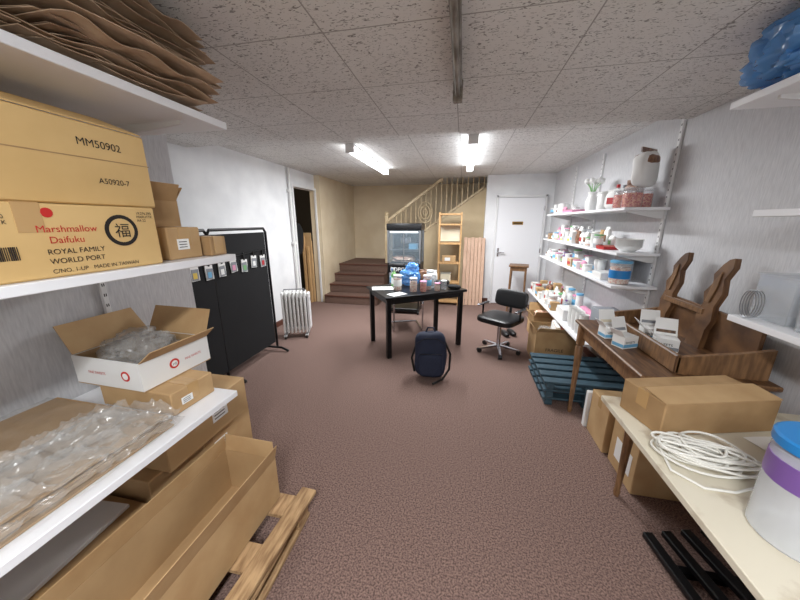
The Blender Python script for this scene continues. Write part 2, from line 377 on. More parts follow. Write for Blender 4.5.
def tray(name,x,y,z,w,d,h,m,content=None):
    b=B(name);t=.004
    b.box((-w/2,-d/2,0),(w/2,d/2,t),m).box((-w/2,-d/2,t),(-w/2+t,d/2,h),m).box((w/2-t,-d/2,t),(w/2,d/2,h),m).box((-w/2+t,-d/2,t),(w/2-t,-d/2+t,h),m).box((-w/2+t,d/2-t,t),(w/2-t,d/2,h),m)
    b.box((-w/2-.006,-d/2-.006,h-.005),(-w/2+.002,d/2+.006,h),m).box((w/2-.002,-d/2-.006,h-.005),(w/2+.006,d/2+.006,h),m)
    if content:b.blob((0,0,h*.55),(w*.85,d*.85,h*.8),content,.6,20,8,.15,None,40)
    return b.done((x,y,z))
rc=random.Random(21)
def clutter(name,z,y0,y1,xs,hmax):
    """a crowded run of shop stock standing on a shelf, one object"""
    b=B(name);lids=[WPLA,WPLA,WPLA,PINK,LBLUE,RED,PURPLE,GREEN];cont=[CANDY2,CANDY,CANDY2,BROWNP,None,PAPER]
    for ri,x in enumerate(xs):
        y=y0+rc.uniform(.03,.06)
        while y<y1-.05:
            t=rc.random();h=rc.uniform(.5,1)*hmax*(1 if ri else .8)
            if t<.34: r=rc.uniform(.035,.05);jar_(b,(x,y+r-.03,z),r,h,rc.choice(lids),rc.choice(cont),rc.choice([None,PAPER,LBLUE]),rc.choice([CLEAR,CLEAR,WPLA]),sg=16);y+=2*r+.01
            elif t<.52: bottle_(b,(x,y,z),.032,h,rc.choice([WPLA,CLEAR,WPLA,BROWNP]),rc.choice(lids),rc.choice([PAPER,YEL,LBLUE]),14);y+=.075
            elif t<.72: pouch_(b,(x,y+.02,z),.10,h,rc.choice([PAPER,WPLA,BROWNP,PINK,CARD]),rc.choice([PAPER,RED,BROWNP,LEAF]));y+=.115
            elif t<.9:
                d=rc.uniform(.06,.13);w_=.05;c=rc.choice([WPLA,PAPER,CARD,GREYBX,WPLA]);b.box((x-w_,y-.03,z),(x+w_,y-.03+d,z+h*.75),c,.003).box((x-w_-.001,y-.02,z+h*.2),(x-w_+.001,y-.04+d,z+h*.45),rc.choice([LBLUE,RED,PAPER,YEL,BROWNP]));y+=d+.012
            else:
                for i in range(5): b.lathe((x,y+.01,z+i*.014),[(.028,0),(.038,.07),(.04,.072),(.036,.07),(.026,.003)],WPLA,14)
                y+=.09
    return b.done()
# ---------------------------------------------------------------- LEFT shelves
def shelf(name,x0,x1,y0,y1,ztop,side,t=.028,ys=()):
    b=B(name);b.box((x0,y0,ztop-t),(x1,y1,ztop),WLAM,.002)
    for y in ys:
        if side<0: b.slab([(x0,y-.01,ztop-t),(x0,y-.01,ztop-t-.06),(x0+.04,y-.01,ztop-t-.06),(x1-.08,y-.01,ztop-t-.012),(x1-.08,y-.01,ztop-t)],-.012,WHITE)
        else: b.slab([(x1,y-.01,ztop-t),(x1,y-.01,ztop-t-.06),(x1-.04,y-.01,ztop-t-.06),(x0+.05,y-.01,ztop-t-.012),(x0+.05,y-.01,ztop-t)],.012,WHITE)
    return b.done()
S1,S2,S3=1.955,1.41,.785
shelf("laminate_shelf",-1.672,-1.0,-.9,1.24,S1,-1,ys=(.5,1.1))
shelf("laminate_shelf",-1.672,-1.0,-.9,1.19,S2,-1,ys=(.5,1.1))
shelf("laminate_shelf",-1.672,-1.0,-.9,1.08,S3,-1,ys=(.5,1.04))
def upright(x,y,z0,z1,sg,w=.012):
    b=B("shelf_upright");b.box((x,y-w,z0),(x+sg*.018,y+w,z1),WHITE,.002)
    z=z0+.03
    while z<z1-.03:
        b.box((x+sg*.018,y-.006,z),(x+sg*.0186,y-.002,z+.014),BLACK).box((x+sg*.018,y+.002,z),(x+sg*.0186,y+.006,z+.014),BLACK);z+=.05
    b.done()
upright(-1.698,1.1,.72,2.2,1);upright(-1.698,.5,.72,2.2,1)
b=B("kraft_paper_bag_stack")
for st,(cx,cy,n) in enumerate([(-1.29,.28,40),(-1.29,.90,38)]):
    for i in range(n):
        w=.56+rnd.uniform(-.05,.08);d=.50+rnd.uniform(-.06,.08);a=rnd.uniform(-9,9)
        ox=cx+rnd.uniform(-.05,.06);oy=cy+rnd.uniform(-.04,.06);sd=rnd.uniform(0,99)
        u=RZ(a)@V((w,0,0));v=RZ(a)@V((0,d,0))
        z=S1+.026+i*.0062
        fr=rnd.uniform(6,22);am=rnd.uniform(.002,.009)
        hf=lambda p,q,sd=sd,fr=fr,am=am:.005*noise.noise(V((p*5,q*5,sd)))+.003*math.sin(q*9+sd)*abs(p-.5)+am*(max(0,p-.7)/.3)*math.sin(q*fr+sd)-.012*max(0,.12-q)/.12
        b.sheet(V((ox,oy,z))-u/2-v/2,u,v,12,20,hf,KRAFT if i%3 else KRAFT2,.002)
        if i%2:
            b.sheet(V((ox,oy,z+.003))+u*.18-v/2,u*.3,v,6,20,lambda p,q,h=hf:h(.7+p*.3,q),KRAFT2 if i%3 else KRAFT,.0015)
b.done(auto=50)
def pr1(b,w,d,h):
    X=(0,1,0);Z=(0,0,1);x=w/2+.0003
    b.text("Marshmallow",.024,(x,.005,h*.62),X,Z,REDINK).text("Daifuku",.024,(x,.025,h*.47),X,Z,REDINK)
    b.text("ROYAL FAMILY",.019,(x,.015,h*.32),X,Z,INK).text("WORLD PORT",.019,(x,.015,h*.19),X,Z,INK).text("C/NO. 1-UP   MADE IN TAIWAN",.015,(x,.015,h*.06),X,Z,INK)
    b.cyl((x-.001,.20,h*.62),(x+.001,.20,h*.62),.046,INK,seg=28)
    b.cyl((x,.20,h*.62),(x+.0016,.20,h*.62),.035,YCARD,seg=28);b.text("福",.045,(x+.0016,.178,h*.53),X,Z,INK)
    b.cyl((x-.001,.035,h*.88),(x+.0012,.035,h*.88),.012,REDINK,seg=16)
    for k in range(22): b.box((x-.001,-.11+k*.0035,h*.28),(x+.0012,-.11+k*.0035+rnd.choice([.001,.002]),h*.45),INK)
    b.text("19.276.390\nMARUTTK\nA4-22",.013,(x,-.10,h*.80),X,Z,INK)
    b.text("19.276.390\nMARUTTK\nA4-22",.011,(x,.25,h*.88),X,Z,INK)
carton("printed_carton",-1.55,-1.02,.24,.865,S2+.001,S2+.185,YCARD,print_=pr1)
def pr2(b,w,d,h):
    b.text("MM50902",.029,(w/2,.02,h*.72),(0,1,0),(0,0,1),INK).text("A50920-7",.022,(w/2,.055,h*.28),(0,1,0),(0,0,1),INK)
    b.slab([(w/2,-d/2+.01,h+.001),(w/2,d/2-.01,h+.001),(w/2-.16,d/2-.01,h+.06),(w/2-.16,-d/2+.01,h+.06)],.004,YCARD)
    b.slab([(w/2+.001,-d/2,h*.56),(w/2+.001,d/2,h*.60),(w/2+.001,d/2,h*.588),(w/2+.001,-d/2,h*.545)],.001,CARD2)
carton("stacked_carton",-1.55,-1.05,.46,.90,S2+.188,S2+.41,YCARD,tape=False,print_=pr2,rz=2)
def pr3(b,w,d,h):
    b.text("L",.05,(w/2,.12,h*.62),(0,1,0),(0,0,1),REDINK)
    b.slab([(w/2,-d/2,h),(w/2,d/2,h),(w/2+.01,d/2,h+.07),(w/2+.01,-d/2,h+.07)],.004,YCARD)
carton("stacked_carton",-1.55,-1.04,.02,.44,S2+.188,S2+.38,YCARD,tape=False,print_=pr3)
carton("stacked_carton",-1.55,-1.02,-.42,.22,S2+.001,S2+.185,YCARD)
carton("small_carton",-1.34,-1.06,.93,1.075,S2+.001,S2+.12,CARD,label=[('x',.25,.3,.05,.04)])
carton("small_carton",-1.22,-1.03,1.09,1.175,S2+.001,S2+.08,CARD2)
opencarton("small_open_carton",-1.27,1.003,S2+.122,.26,.14,.10,(20,30,None,40),CARD2,rz=-2)
b=B("film_wrapped_cardboard_sheets")
for i in range(7):
    b.box((-1.62+rnd.uniform(-.01,.01),-.3,S3+.002+i*.009),(-1.07+rnd.uniform(-.01,.02),.80+rnd.uniform(-.01,.01),S3+.009+i*.009),CARD2,rot=RZ(rnd.uniform(-1,1)))
def wr(p,q): 
    e=min(p,1-p,q,1-q);drop=-.06*max(0,1-e/.05)
    pt=V((p*4,q*6,0));return .012*ridge(pt)+.007*ridge(pt*2.7+V((5,5,5)))+drop*.9
b.sheet((-1.66,-.35,S3+.070),(.64,0,0),(0,1.18,0),70,120,wr,FILM)
def wr2(p,q):
    pt=V((p*3,q*6,5));return .05*ridge(pt)*math.sin(math.pi*min(1,max(0,p)))+.022*ridge(pt*2.5)+.008
b.sheet((-1.34,.1,S3+.075),(.30,.03,-.05),(.02,.66,0),50,90,wr2,FILM2)
b.sheet((-1.30,.2,S3+.085),(.24,.05,-.03),(.05,.56,0),40,80,lambda p,q:wr2(p*.9+.05,q+2)*.9,FILM2)
b.done(auto=60)
def wfill(b,w,d,h):
    b.blob((-.02,.0,h*.75),(w*.86,d*.86,h*1.1),FILM2,.7,44,24,-.35,None,13)
    b.blob((-.03,-.0,h*.9),(w*.75,d*.75,h*1.4),FILM2,.8,44,24,-.4,None,17)
    x=w/2+.0002
    b.cyl((x,-.02,h*.5),(x+.0014,-.02,h*.5),.022,REDINK,seg=20);b.cyl((x+.0014,-.02,h*.5),(x+.0022,-.02,h*.5),.014,PAPER,seg=20)
    b.text("HS",.016,(x+.0022,-.03,h*.45),(0,1,0),(0,0,1),INK)
    b.text("FINE SWEETS",.014,(x,.03,h*.45),(0,1,0),(0,0,1),REDINK)
    y=-d/2-.0002
    b.cyl((.1,y,h*.5),(.1,y-.0014,h*.5),.022,REDINK,seg=20);b.cyl((.1,y-.0014,h*.5),(.1,y-.0022,h*.5),.014,PAPER,seg=20)
    b.text("FINE SWEETS",.016,(-.1,y,h*.45),(1,0,0),(0,0,1),REDINK)
carton("tray_carton",-1.48,-1.1,.86,1.06,S3+.001,S3+.10,CARD,label=[('x',.2,.3,.05,.03)],rz=-2)
opencarton("open_white_box",-1.39,1.01,S3+.102,.36,.32,.125,((35,.14),(50,.08),None,(25,.13)),WPLA,CARDIN,fill=wfill,rz=-2,fm=CARD)
b=B("wood_pallet")
for i in range(5): b.box((-1.66,.0+i*.26,.105),(-.75,.12+i*.26,.127),PALW,.003)
for x in(-1.62,-1.2,-.83): 
    b.box((x,-.04,.0),(x+.09,1.17,.022),PALW,.003)
    b.box((x,-.04,.083),(x+.09,1.17,.104),PALW,.003)
    for y in(-.02,.52,1.06): b.box((x,y,.022),(x+.09,y+.1,.083),PALW,.004)
b.box((-.83,.04,.1275),(-.745,1.20,.15),PALW,.004,RZ(-4))
b.done()
opencarton("long_open_carton",-1.045,.66,.13,.30,.96,.245,(-8,15,None,5),CARD,CARDIN,fl=.09,rz=-1,fill=lambda b,w,d,h:b.slab([(w/2-.005,-d/2+.02,h*.98),(w/2-.005,d/2-.02,h*.98),(w/2-.10,d/2-.05,h*.55),(w/2-.10,-d/2+.05,h*.55)],.003,CARD2))
carton("stored_carton",-1.68,-1.25,.80,1.42,.13,.48,CARD,label=[('x',.55,.6,.09,.06)])
carton("stored_carton",-1.66,-1.20,.86,1.36,.482,.68,CARD,label=[('x',.5,.35,.10,.07)])
carton("stored_carton",-1.68,-1.25,.10,.78,.13,.40,CARD2)
B("flat_paper_sleeve").box((-1.52,.25,.404),(-1.28,.74,.42),WPLA,.002,RZ(4)).done()
# ---------------------------------------------------------------- black display screen
b=B("black_display_screen")
x=-2.2
b.box((x-.012,1.98,.12),(x+.012,3.08,1.44),BLKFAB,.003)
for y0,y1 in((1.95,2.3),(2.3,3.12)):
    b.tube([(x,y0,.03),(x,y0,1.44),(x,y0+.03,1.48),(x,y1-.03,1.48),(x,y1,1.44),(x,y1,.03)],.014,BLACKM,8)
for y in(1.97,2.32,3.08):
    b.tube([(x-.20,y,.02),(x-.1,y,.05),(x+.08,y,.05),(x+.16,y,.02)],.014,BLACKM,8)
    for sx in(-.20,.16): b.blob((x+sx,y,.018),(.035,.035,.034),BLACK,1,10,8)
b.tube([(x+.02,1.97,1.26),(x+.03,2.5,1.22),(x+.02,3.08,1.26)],.0025,BLACK,5)
cols=[YEL,LBLUE,PAPER,PINK,GREEN,PAPER,RED]
for i in range(7):
    y=2.05+i*.15;dz=rnd.uniform(-.03,.02)
    b.box((x+.018,y,1.07+dz),(x+.024,y+.085,1.20+dz),PAPER,.001,RX(rnd.uniform(-8,8)));b.box((x+.024,y+.008,1.075+dz),(x+.0265,y+.077,1.17+dz),GREYBX,0,RX(rnd.uniform(-5,5)));b.box((x+.0265,y+.02,1.09+dz),(x+.028,y+.06,1.14+dz),cols[i])
    b.box((x+.02,y+.035,1.19+dz),(x+.03,y+.05,1.25),BLACK)
b.done()
b=B("oil_radiator")
for i in range(7):
    xx=-.15+i*.048;b.box((xx-.014,-.085,.07),(xx+.014,.085,.64),WPLA,.010,seg=2)
b.box((-.16,-.045,.12),(.16,.045,.15),WHITE,.004).box((-.16,-.045,.55),(.16,.045,.58),WHITE,.004)
b.box((.165,-.07,.12),(.2,.07,.62),WLAM,.008).box((.198,-.04,.5),(.205,.04,.56),GREYM,.004)
b.tube([(-.14,0,.64),(-.13,0,.67),(.13,0,.67),(.14,0,.64)],.008,GREYM,6)
for xx in(-.14,.14):
    b.box((xx-.02,-.13,.035),(xx+.02,.13,.055),GREYM,.004)
    for yy in(-.11,.11): b.cyl((xx-.012,yy,.022),(xx+.012,yy,.022),.022,BLACK,seg=14)
b.done((-2.2,3.6,0),math.radians(22))
b=B("hanging_black_bag");b.blob((-2.86,4.95,1.25),(.12,.28,.55),BLKFAB,.7,20,14,.25).tube([(-2.86,4.95,1.5),(-2.86,4.95,1.65)],.008,CHROME,6)  # black bag hanging just inside the doorway
b.done((0,0,0))
b=B("leaning_boards")
for i,(m_,hh) in enumerate([(CARD,1.35),(PINE,1.2),(CARD2,.95)]): b.box((-3.0+i*.05,5.36+.02*i,0.0),(-2.82+i*.0,5.38+.02*i,hh),m_,.003)
b.box((-2.98,5.3,0),(-2.93,5.34,1.3),PINE,.004).box((-2.9,5.3,0),(-2.85,5.34,1.1),PINE,.004)
b.done()
# ---------------------------------------------------------------- popcorn machine / cart
b=B("popcorn_machine_cart")
w,d=.28,.22
b.box((-w+.02,-d+.02,.04),(w-.02,d-.02,.10),BLACKM,.005)
for sx in(-1,1):
    for sy in(-1,1):
        b.box((sx*(w-.03)-.012,sy*(d-.03)-.012,.05),(sx*(w-.03)+.012,sy*(d-.03)+.012,.5),BLACKM,.003)
        b.cyl((sx*(w-.03)-.012,sy*(d-.03),.03),(sx*(w-.03)+.012,sy*(d-.03),.03),.03,BLACK,seg=14)
b.box((-w,-d,.46),(w,d,.88),BLACK,.01)
b.box((-w+.02,-d-.006,.70),(w-.02,-d,.86),BLACKM,.004)
b.text("POPCORN",.095,(0,-d-.008,.75),(1,0,0),(0,0,1),PAPER,'CENTER')
for sx in(-1,1):
    for sy in(-1,1): b.box((sx*(w-.015)-.015,sy*(d-.015)-.015,.88),(sx*(w-.015)+.015,sy*(d-.015)+.015,1.42),GREYM,.003)
for sx in(-1,1): b.box((sx*(w-.01)-.002,-d+.03,.885),(sx*(w-.01)+.002,d-.03,1.42),GLASS)
b.box((-w+.03,-d+.003,.885),(w-.03,-d+.007,1.42),GLASS).box((-.006,-d-.002,.885),(.006,-d+.003,1.42),GREYM)
b.box((-w+.03,d-.02,.885),(w-.03,d-.015,1.42),BLACKM)
b.box((-w-.01,-d-.01,1.42),(w+.01,d+.01,1.53),BLACK,.02,seg=2)
b.box((-w+.04,-.0,1.06),(w-.04,.01,1.07),GREYM).box((-w+.04,-d+.03,1.1),(w-.04,d-.03,1.105),GREYM)
b.lathe((0,0,1.2),[(.06,0),(.09,.01),(.09,.1),(.07,.12),(0,.13)],CHROME,20).cyl((0,0,1.32),(0,0,1.42),.01,CHROME)
b.blob((-.05,0,.94),(w*1.3,d*1.5,.10),CANDY2,.6,24,12,.3,None,30)
b.box((.06,-.1,1.106),(.2,.05,1.2),LBLUE,.004)
b.box((-w+.05,-d+.01,1.38),(w-.05,-d+.03,1.40),GLOW)
b.done((-.93,5.1,0))
b=B("pine_shelf_unit")
for x0 in(-.21,.18): b.box((x0,-.11,0),(x0+.028,-.07,1.72),PINE,.003).box((x0,.07,0),(x0+.028,.11,1.72),PINE,.003)
for z in(.08,.45,.82,1.18,1.52,1.70):
    b.box((-.205,-.115,z-.03),(.205,.115,z),PINE,.003)
b.box((-.18,.06,1.2),(.18,.065,1.5),CREAM);b.done((-.22,5.75,0))
B("small_storage_box").box((-.37,5.66,.452),(-.18,5.82,.60),CREAM,.004).box((-.375,5.655,.60),(-.175,5.825,.62),GREYM,.004).done()
B("paper_parcel").box((-.35,5.66,.822),(-.10,5.82,.94),CARD,.004).box((-.30,5.655,.85),(-.2,5.662,.91),PAPER).done()
b=B("leaning_planks")
for i in range(6):
    x0=.04+i*.066;q=[(x0,5.72,0.004),(x0+.058,5.72,0.004),(x0+.058,5.95,1.27-.01*(i%2)),(x0,5.95,1.27-.01*(i%2))]
    b.slab(q,-.02,PLANK)
b.done()
b=B("wooden_side_table")
for sx in(-.13,.13):
    for sy in(-.13,.13): b.cyl((sx,sy,0),(sx*.9,sy*.9,.80),.014,DWOOD2,r2=.019,seg=10)
b.box((-.16,-.16,.80),(.16,.16,.825),DWOOD2,.006).box((-.13,-.13,.73),(.13,-.115,.80),DWOOD2,.002).box((-.13,.115,.73),(.13,.13,.80),DWOOD2,.002)
b.box((-.12,-.12,.30),(.12,.12,.315),DWOOD2,.004)
b.done((1.0,5.55,0),-.2)
# ---------------------------------------------------------------- table
TA=math.radians(35.4);TC=V((-.547,3.68,0))
b=B("black_table")
b.box((-.54,-.35,.715),(.54,.35,.745),BLACKM,.005)
b.box((-.5,-.31,.65),(.5,-.28,.715),BLACKM,.003).box((-.5,.28,.65),(.5,.31,.715),BLACKM,.003).box((-.5,-.31,.65),(-.47,.31,.715),BLACKM,.003).box((.47,-.31,.65),(.5,.31,.715),BLACKM,.003)
for sx in(-.485,.485):
    for sy in(-.29,.29): b.box((sx-.026,sy-.026,0),(sx+.026,sy+.026,.71),BLACKM,.004)
b.done(TC,TA)
def tl(x,y,z=.747):
    p=RZ(35.4)@V((x,y,0));return (TC.x+p.x,TC.y+p.y,z)
b=B("blue_plastic_bag");b.blob((0,0,.11),(.30,.22,.22),BFILM,.8,44,26,-.3,None,12).blob((.03,.03,.22),(.2,.16,.18),BFILM,.9,36,20,-.35,None,16);b.done(tl(-.02,.14),auto=60)
jar("clear_jar",*tl(-.27,-.05),.05,.19,WPLA,CANDY2,PAPER)
jar("clear_jar",*tl(-.13,-.2),.045,.17,WPLA,CANDY2)
jar("clear_jar",*tl(-.02,-.24),.04,.13,PINK,CANDY)
jar("clear_jar",*tl(.08,-.16),.05,.18,WPLA,CANDY2,LBLUE)
jar("clear_jar",*tl(.20,-.07),.05,.17,WPLA,None)
jar("clear_jar",*tl(.28,-.22),.035,.11,WPLA,None)
jar("clear_jar",*tl(.15,-.28),.035,.10,PINK,CANDY2)
jar("white_canister",*tl(.27,.10),.05,.19,WPLA,None,PAPER,WPLA)
bottle("spray_bottle",*tl(-.22,.18),.035,.24,LEAF,WPLA,PAPER);bottle("spray_bottle",*tl(-.20,.28),.035,.22,CLEAR,BLUE,LBLUE)
pouch("snack_pouch",*tl(.25,.26),.13,.18,BROWNP,PAPER,-60);pouch("snack_pouch",*tl(.40,.25),.12,.16,PAPER,LBLUE,-60)
B("paper_sheet").box((-.13,-.09,0),(.13,.09,.003),PAPER).done(tl(-.40,.12),.3)
B("paper_sheet").box((-.10,-.07,0),(.10,.07,.003),PAPER).box((-.07,.03,.003),(.05,.035,.0035),INK).done(tl(-.36,-.24),.9)
B("black_pouch").blob((0,0,.03),(.2,.12,.06),BLACK,.6,20,10,.2).done(tl(.42,.05),.4)
B("black_pouch").blob((0,0,.025),(.16,.1,.05),BLKFAB,.6,20,10,.2).done(tl(.40,-.26))
# chairs
b=B("cantilever_chair")
for sx in(-.21,.21):
    b.tube([(sx,.2,.44),(sx,-.2,.45),(sx,-.23,.42),(sx,-.22,.03),(sx,-.19,.014),(sx,.22,.014)],.012,CHROME,8)
    b.tube([(sx,.2,.44),(sx,.27,.8)],.012,CHROME,8)
b.tube([(-.21,.22,.014),(.21,.22,.014)],.012,CHROME,8)
b.blob((0,0,.47),(.44,.44,.06),BLACK,.4,24,10).blob((0,.25,.68),(.42,.05,.22),BLACK,.4,24,10,rot=RX(-10))
b.done((-.78,4.28,0),math.radians(20))
b=B("office_chair")
for k in range(5):
    a=k*2*math.pi/5+.3;p=V((math.cos(a),math.sin(a),0));n_=p.cross(V((0,0,1)));zz=V((0,0,1))
    b.slab([n_*.02+zz*.09,-n_*.02+zz*.09,p*.25-n_*.012+zz*.06,p*.25+n_*.012+zz*.06],.022,CHROME)
    b.cyl(p*.24+zz*.027-n_*.02,p*.24+zz*.027+n_*.02,.027,BLACK,seg=14)
b.cyl((0,0,.07),(0,0,.38),.024,CHROME,seg=16).box((-.1,-.1,.37),(.1,.1,.40),BLACK,.01)
b.blob((0,0,.425),(.46,.44,.085),BLACK,.4,28,12)
b.blob((0,.24,.63),(.42,.06,.22),BLACK,.45,28,12,rot=RX(-12))
b.tube([(0,.1,.39),(0,.24,.42),(0,.27,.6)],.018,BLACKM,8)
for sx in(-.24,.24):
    b.tube([(sx*.8,0,.4),(sx,0,.45),(sx,0,.56)],.012,BLACKM,8).box((sx-.02,-.12,.56),(sx+.02,.12,.58),BLACK,.006)
b.done((.50,3.62,0),math.radians(-35))
b=B("backpack")
r=RX(-14)
b.blob((0,0,.235),(.32,.18,.46),NAVY,.5,32,20,.08,r,6)
b.blob((0,-.09,.16),(.25,.09,.24),NAVY,.5,28,14,.06,r,6)
b.tube([(-.05,.04,.455),(-.03,.06,.50),(.03,.06,.50),(.05,.04,.455)],.009,NAVY,8)
b.tube([(-.11,-.08,.27),(0,-.125,.285),(.11,-.08,.27)],.004,BLACK,6)
b.tube([(-.14,-.05,.37),(-.06,-.07,.43),(.06,-.07,.43),(.14,-.05,.37)],.004,BLACK,6)
b.tube([(.14,.0,.38),(.2,-.02,.25),(.19,-.06,.1),(.12,-.12,.02),(.02,-.2,.012)],.011,BLACK,8)
b.tube([(-.14,.0,.36),(-.19,-.02,.2),(-.16,-.04,.06)],.011,BLACK,8)
b.done((-.26,2.84,.005),math.radians(8))
B("shoe_pair").blob((-.05,0,.035),(.08,.22,.07),BLACK,.7,16,10).blob((.06,.02,.035),(.08,.22,.07),BLACK,.7,16,10).done((.70,4.2,0),.3)
# ---------------------------------------------------------------- right: boxes on floor
def bf(b,w,d,h):
    b.blob((-.08,0,h*.8),(.2,.25,.16),FILM2,.7,30,18,-.4,None,20).blob((.08,0,h*.85),(.16,.18,.12),CANDY,.7,20,12,.3,None,20).box((-.02,-.1,h*.6),(.03,.08,h*1.15),PAPER,.003,RX(12))
    b.text("FRAGILE",.05,(-.12,-d/2,h*.4),(1,0,0),(0,0,1),INK)
opencarton("open_carton",1.09,3.54,0,.46,.36,.38,(40,20,50,None),CARD,fill=bf,fl=.10)
opencarton("open_carton",1.22,4.35,0,.42,.34,.30,(50,20,40,20),CARD,fill=lambda b,w,d,h:b.blob((0,0,h*.8),(.3,.24,.2),CANDY2,.7,20,12,.4,None,20),fl=.12)
b=B("painted_pallet_stack")
for k in range(3):
    z=k*.075
    for i in range(5): b.box((.76+.0*k,2.53+i*.13,z+.05),(1.46,2.62+i*.13,z+.07),TEAL,.003)
    for x0 in(.78,1.08,1.38): b.box((x0,2.525,z),(x0+.06,3.15,z+.05),TEAL,.003)
b.done()
carton("stored_carton",1.02,1.3,1.99,2.26,0,.34,CARD,label=[('y',.2,.5,.1,.07)])
carton("stored_carton",1.04,1.45,1.66,1.95,0,.34,CARD,label=[('y',.55,.5,.1,.1)],print_=lambda b,w,d,h:(b.box((-w/2-.0015,-.1,.08),(-w/2,.08,.22),PAPER)))
carton("stored_carton",1.06,1.42,1.68,1.94,.342,.52,CARD2)
carton("white_carton",1.0,1.2,2.27,2.31,0,.30,WPLA,tape=False)
# ---------------------------------------------------------------- antique desk
b=B("antique_wooden_desk")
x0,x1,y0,y1,T=.93,1.50,1.60,2.50,.80
for lx,ly in((x0+.03,y0+.04),(x0+.03,y1-.04),(x1-.03,y0+.04),(x1-.03,y1-.04)):
    b.box((lx-.024,ly-.024,.61),(lx+.024,ly+.024,.775),DWOOD2,.003)
    b.lathe((lx,ly,0),[(.014,0),(.018,.03),(.014,.05),(.022,.36),(.03,.58),(.02,.60),(.03,.615)],DWOOD2,10)
b.box((x0+.03,y0+.02,.67),(x0+.05,y1-.02,.775),DWOOD2,.002).box((x1-.05,y0+.02,.67),(x1-.03,y1-.02,.775),DWOOD2,.002)
b.box((x0+.02,y0+.03,.67),(x1-.02,y0+.05,.775),DWOOD2,.002).box((x0+.02,y1-.05,.67),(x1-.02,y1-.03,.775),DWOOD2,.002)
b.box((x0-.01,y0-.02,.775),(x1+.01,y1+.02,T),DWOOD,.006)
b.done()
b=B("carved_wooden_rack")
b.box((1.10,1.66,T+.001),(1.49,2.44,T+.022),DWOOD,.004)
b.box((1.09,1.64,T+.001),(1.115,2.46,T+.10),DWOOD2,.006)
for y in(1.64,2.43): b.slab([(1.10,y,T+.001),(1.49,y,T+.001),(1.49,y,T+.16),(1.35,y,T+.13),(1.10,y,T+.09)],-.022,DWOOD2)
for y in(1.97,2.32):
    pr=[(0,.0),(.11,.0),(.11,.10),(.085,.14),(.10,.20),(.075,.27),(.095,.33),(.055,.39),(.07,.44),(.03,.50),(.0,.53),(-.03,.54),(-.04,.49),(-.01,.42),(-.03,.34),(-.005,.26),(-.02,.18),(0,.12)]
    b.slab([(1.40+.08*q,y+p,T+.02+q) for p,q in pr],.03,DWOOD)
    b.slab([(1.398+.08*q,y+p,T+.02+q) for p,q in [(.03,.28),(.06,.28),(.045,.40),(.01,.46),(.01,.38)]],-.006,DWOOD2)
b.box((1.445,1.68,T+.02),(1.465,2.44,T+.26),DWOOD,.004)
b.box((1.41,2.02,T+.22),(1.44,2.38,T+.255),DWOOD2,.004)
b.done()
def leaflet(n,x,y,z,rz,m,m2):
    b=B(n)
    b.box((-.055,-.04,0),(.055,.04,.075),PAPER,.002);b.box((-.056,-.0415,.008),(.056,.035,.03),m,.001)
    b.slab([(-.055,.04,.075),(.055,.04,.075),(.05,.075,.17),(-.05,.075,.17)],.002,PAPER)
    b.slab([(-.045,.0415,.09),(.045,.0415,.09),(.042,.073,.155),(-.042,.073,.155)],-.001,m2)
    b.slab([(-.055,-.04,.075),(-.055,.04,.075),(-.09,.04,.12),(-.09,-.04,.12)],.002,PAPER)
    b.text("SWEETS",.02,(-.045,-.0422,.035),(1,0,0),(0,0,1),INK);b.done((x,y,z),math.radians(rz))
leaflet("leaflet_box",1.02,1.98,T+.001,25,LBLUE,GREYBX);leaflet("leaflet_box",1.005,2.14,T+.001,10,LBLUE,CREAM)
leaflet("leaflet_box",1.20,1.92,T+.024,-20,GREYBX,DWOOD);leaflet("leaflet_box",1.22,2.10,T+.024,-10,LBLUE,GREYBX)
# ---------------------------------------------------------------- worktop
b=B("low_worktop_shelf")
b.box((.69,-1.0,.725),(1.54,1.44,.75),CHIP,.002)
for y in(1.38,.2,-.8): b.box((1.42,y-.03,0),(1.54,y+.03,.725),WHITE,.003).box((.95,y-.015,.66),(1.42,y+.015,.725),PALW,.003)
b.done()
def ccb(b,w,d,h):
    b.slab([(-w/2,-d/2,h),(w/2,-d/2,h),(w/2,.0,h+.012),(-w/2,.0,h+.012)],.003,CARD)
carton("shipping_carton",.745,1.215,1.22,1.42,.751,.89,CARD2,rz=15,tape=True,print_=ccb)
B("shipping_label_sheet").sheet((1.12,1.12,.7535),(.16,.03,0),(-.03,.10,0),8,8,lambda a,c:.004*math.sin(a*3),PAPER,.001).done()
b=B("cable_coil")
pts=[];N=14
for i in range(N*28):
    t=i/28;a=2*math.pi*t
    R1=.105+.024*math.sin(t*2.1)+.016*math.sin(t*5.3);R2=.055+.018*math.cos(t*1.7)+.012*math.sin(t*4.1)
    pts.append((.85+.025*math.sin(t*1.3)+R1*math.cos(a),1.055+.02*math.cos(t*2.3)+R2*math.sin(a)-.15*R1*math.cos(a),.757+.0035*t*.9+.005*(1+math.sin(a*3+t))))
b.tube(pts,.0042,CABLE,6)
b.tube([pts[-1],(.97,1.0,.80),(1.02,1.04,.77),(1.05,1.08,.758),(1.12,1.09,.758)],.0042,CABLE,6)
b.tube([(.73,1.07,.77),(.715,.98,.757),(.77,.92,.757),(.85,.92,.757),(.93,.955,.757)],.0042,CABLE,6)
b.done()
jar("large_plastic_tub",.89,.79,.751,.092,.29,BLUE,None,PURPLE,FROST,lz=(.58,.80))
jar("large_plastic_tub",1.12,.94,.751,.088,.29,BLUE,None,PURPLE,FROST,lz=(.58,.80))
b=B("folded_metal_stand")
for i in range(5):
    b.box((1.0+i*.085,.72,.03+.03*i),(1.045+i*.085,1.38,.06+.03*i),BLACKM,.004,RZ(8+2*i))
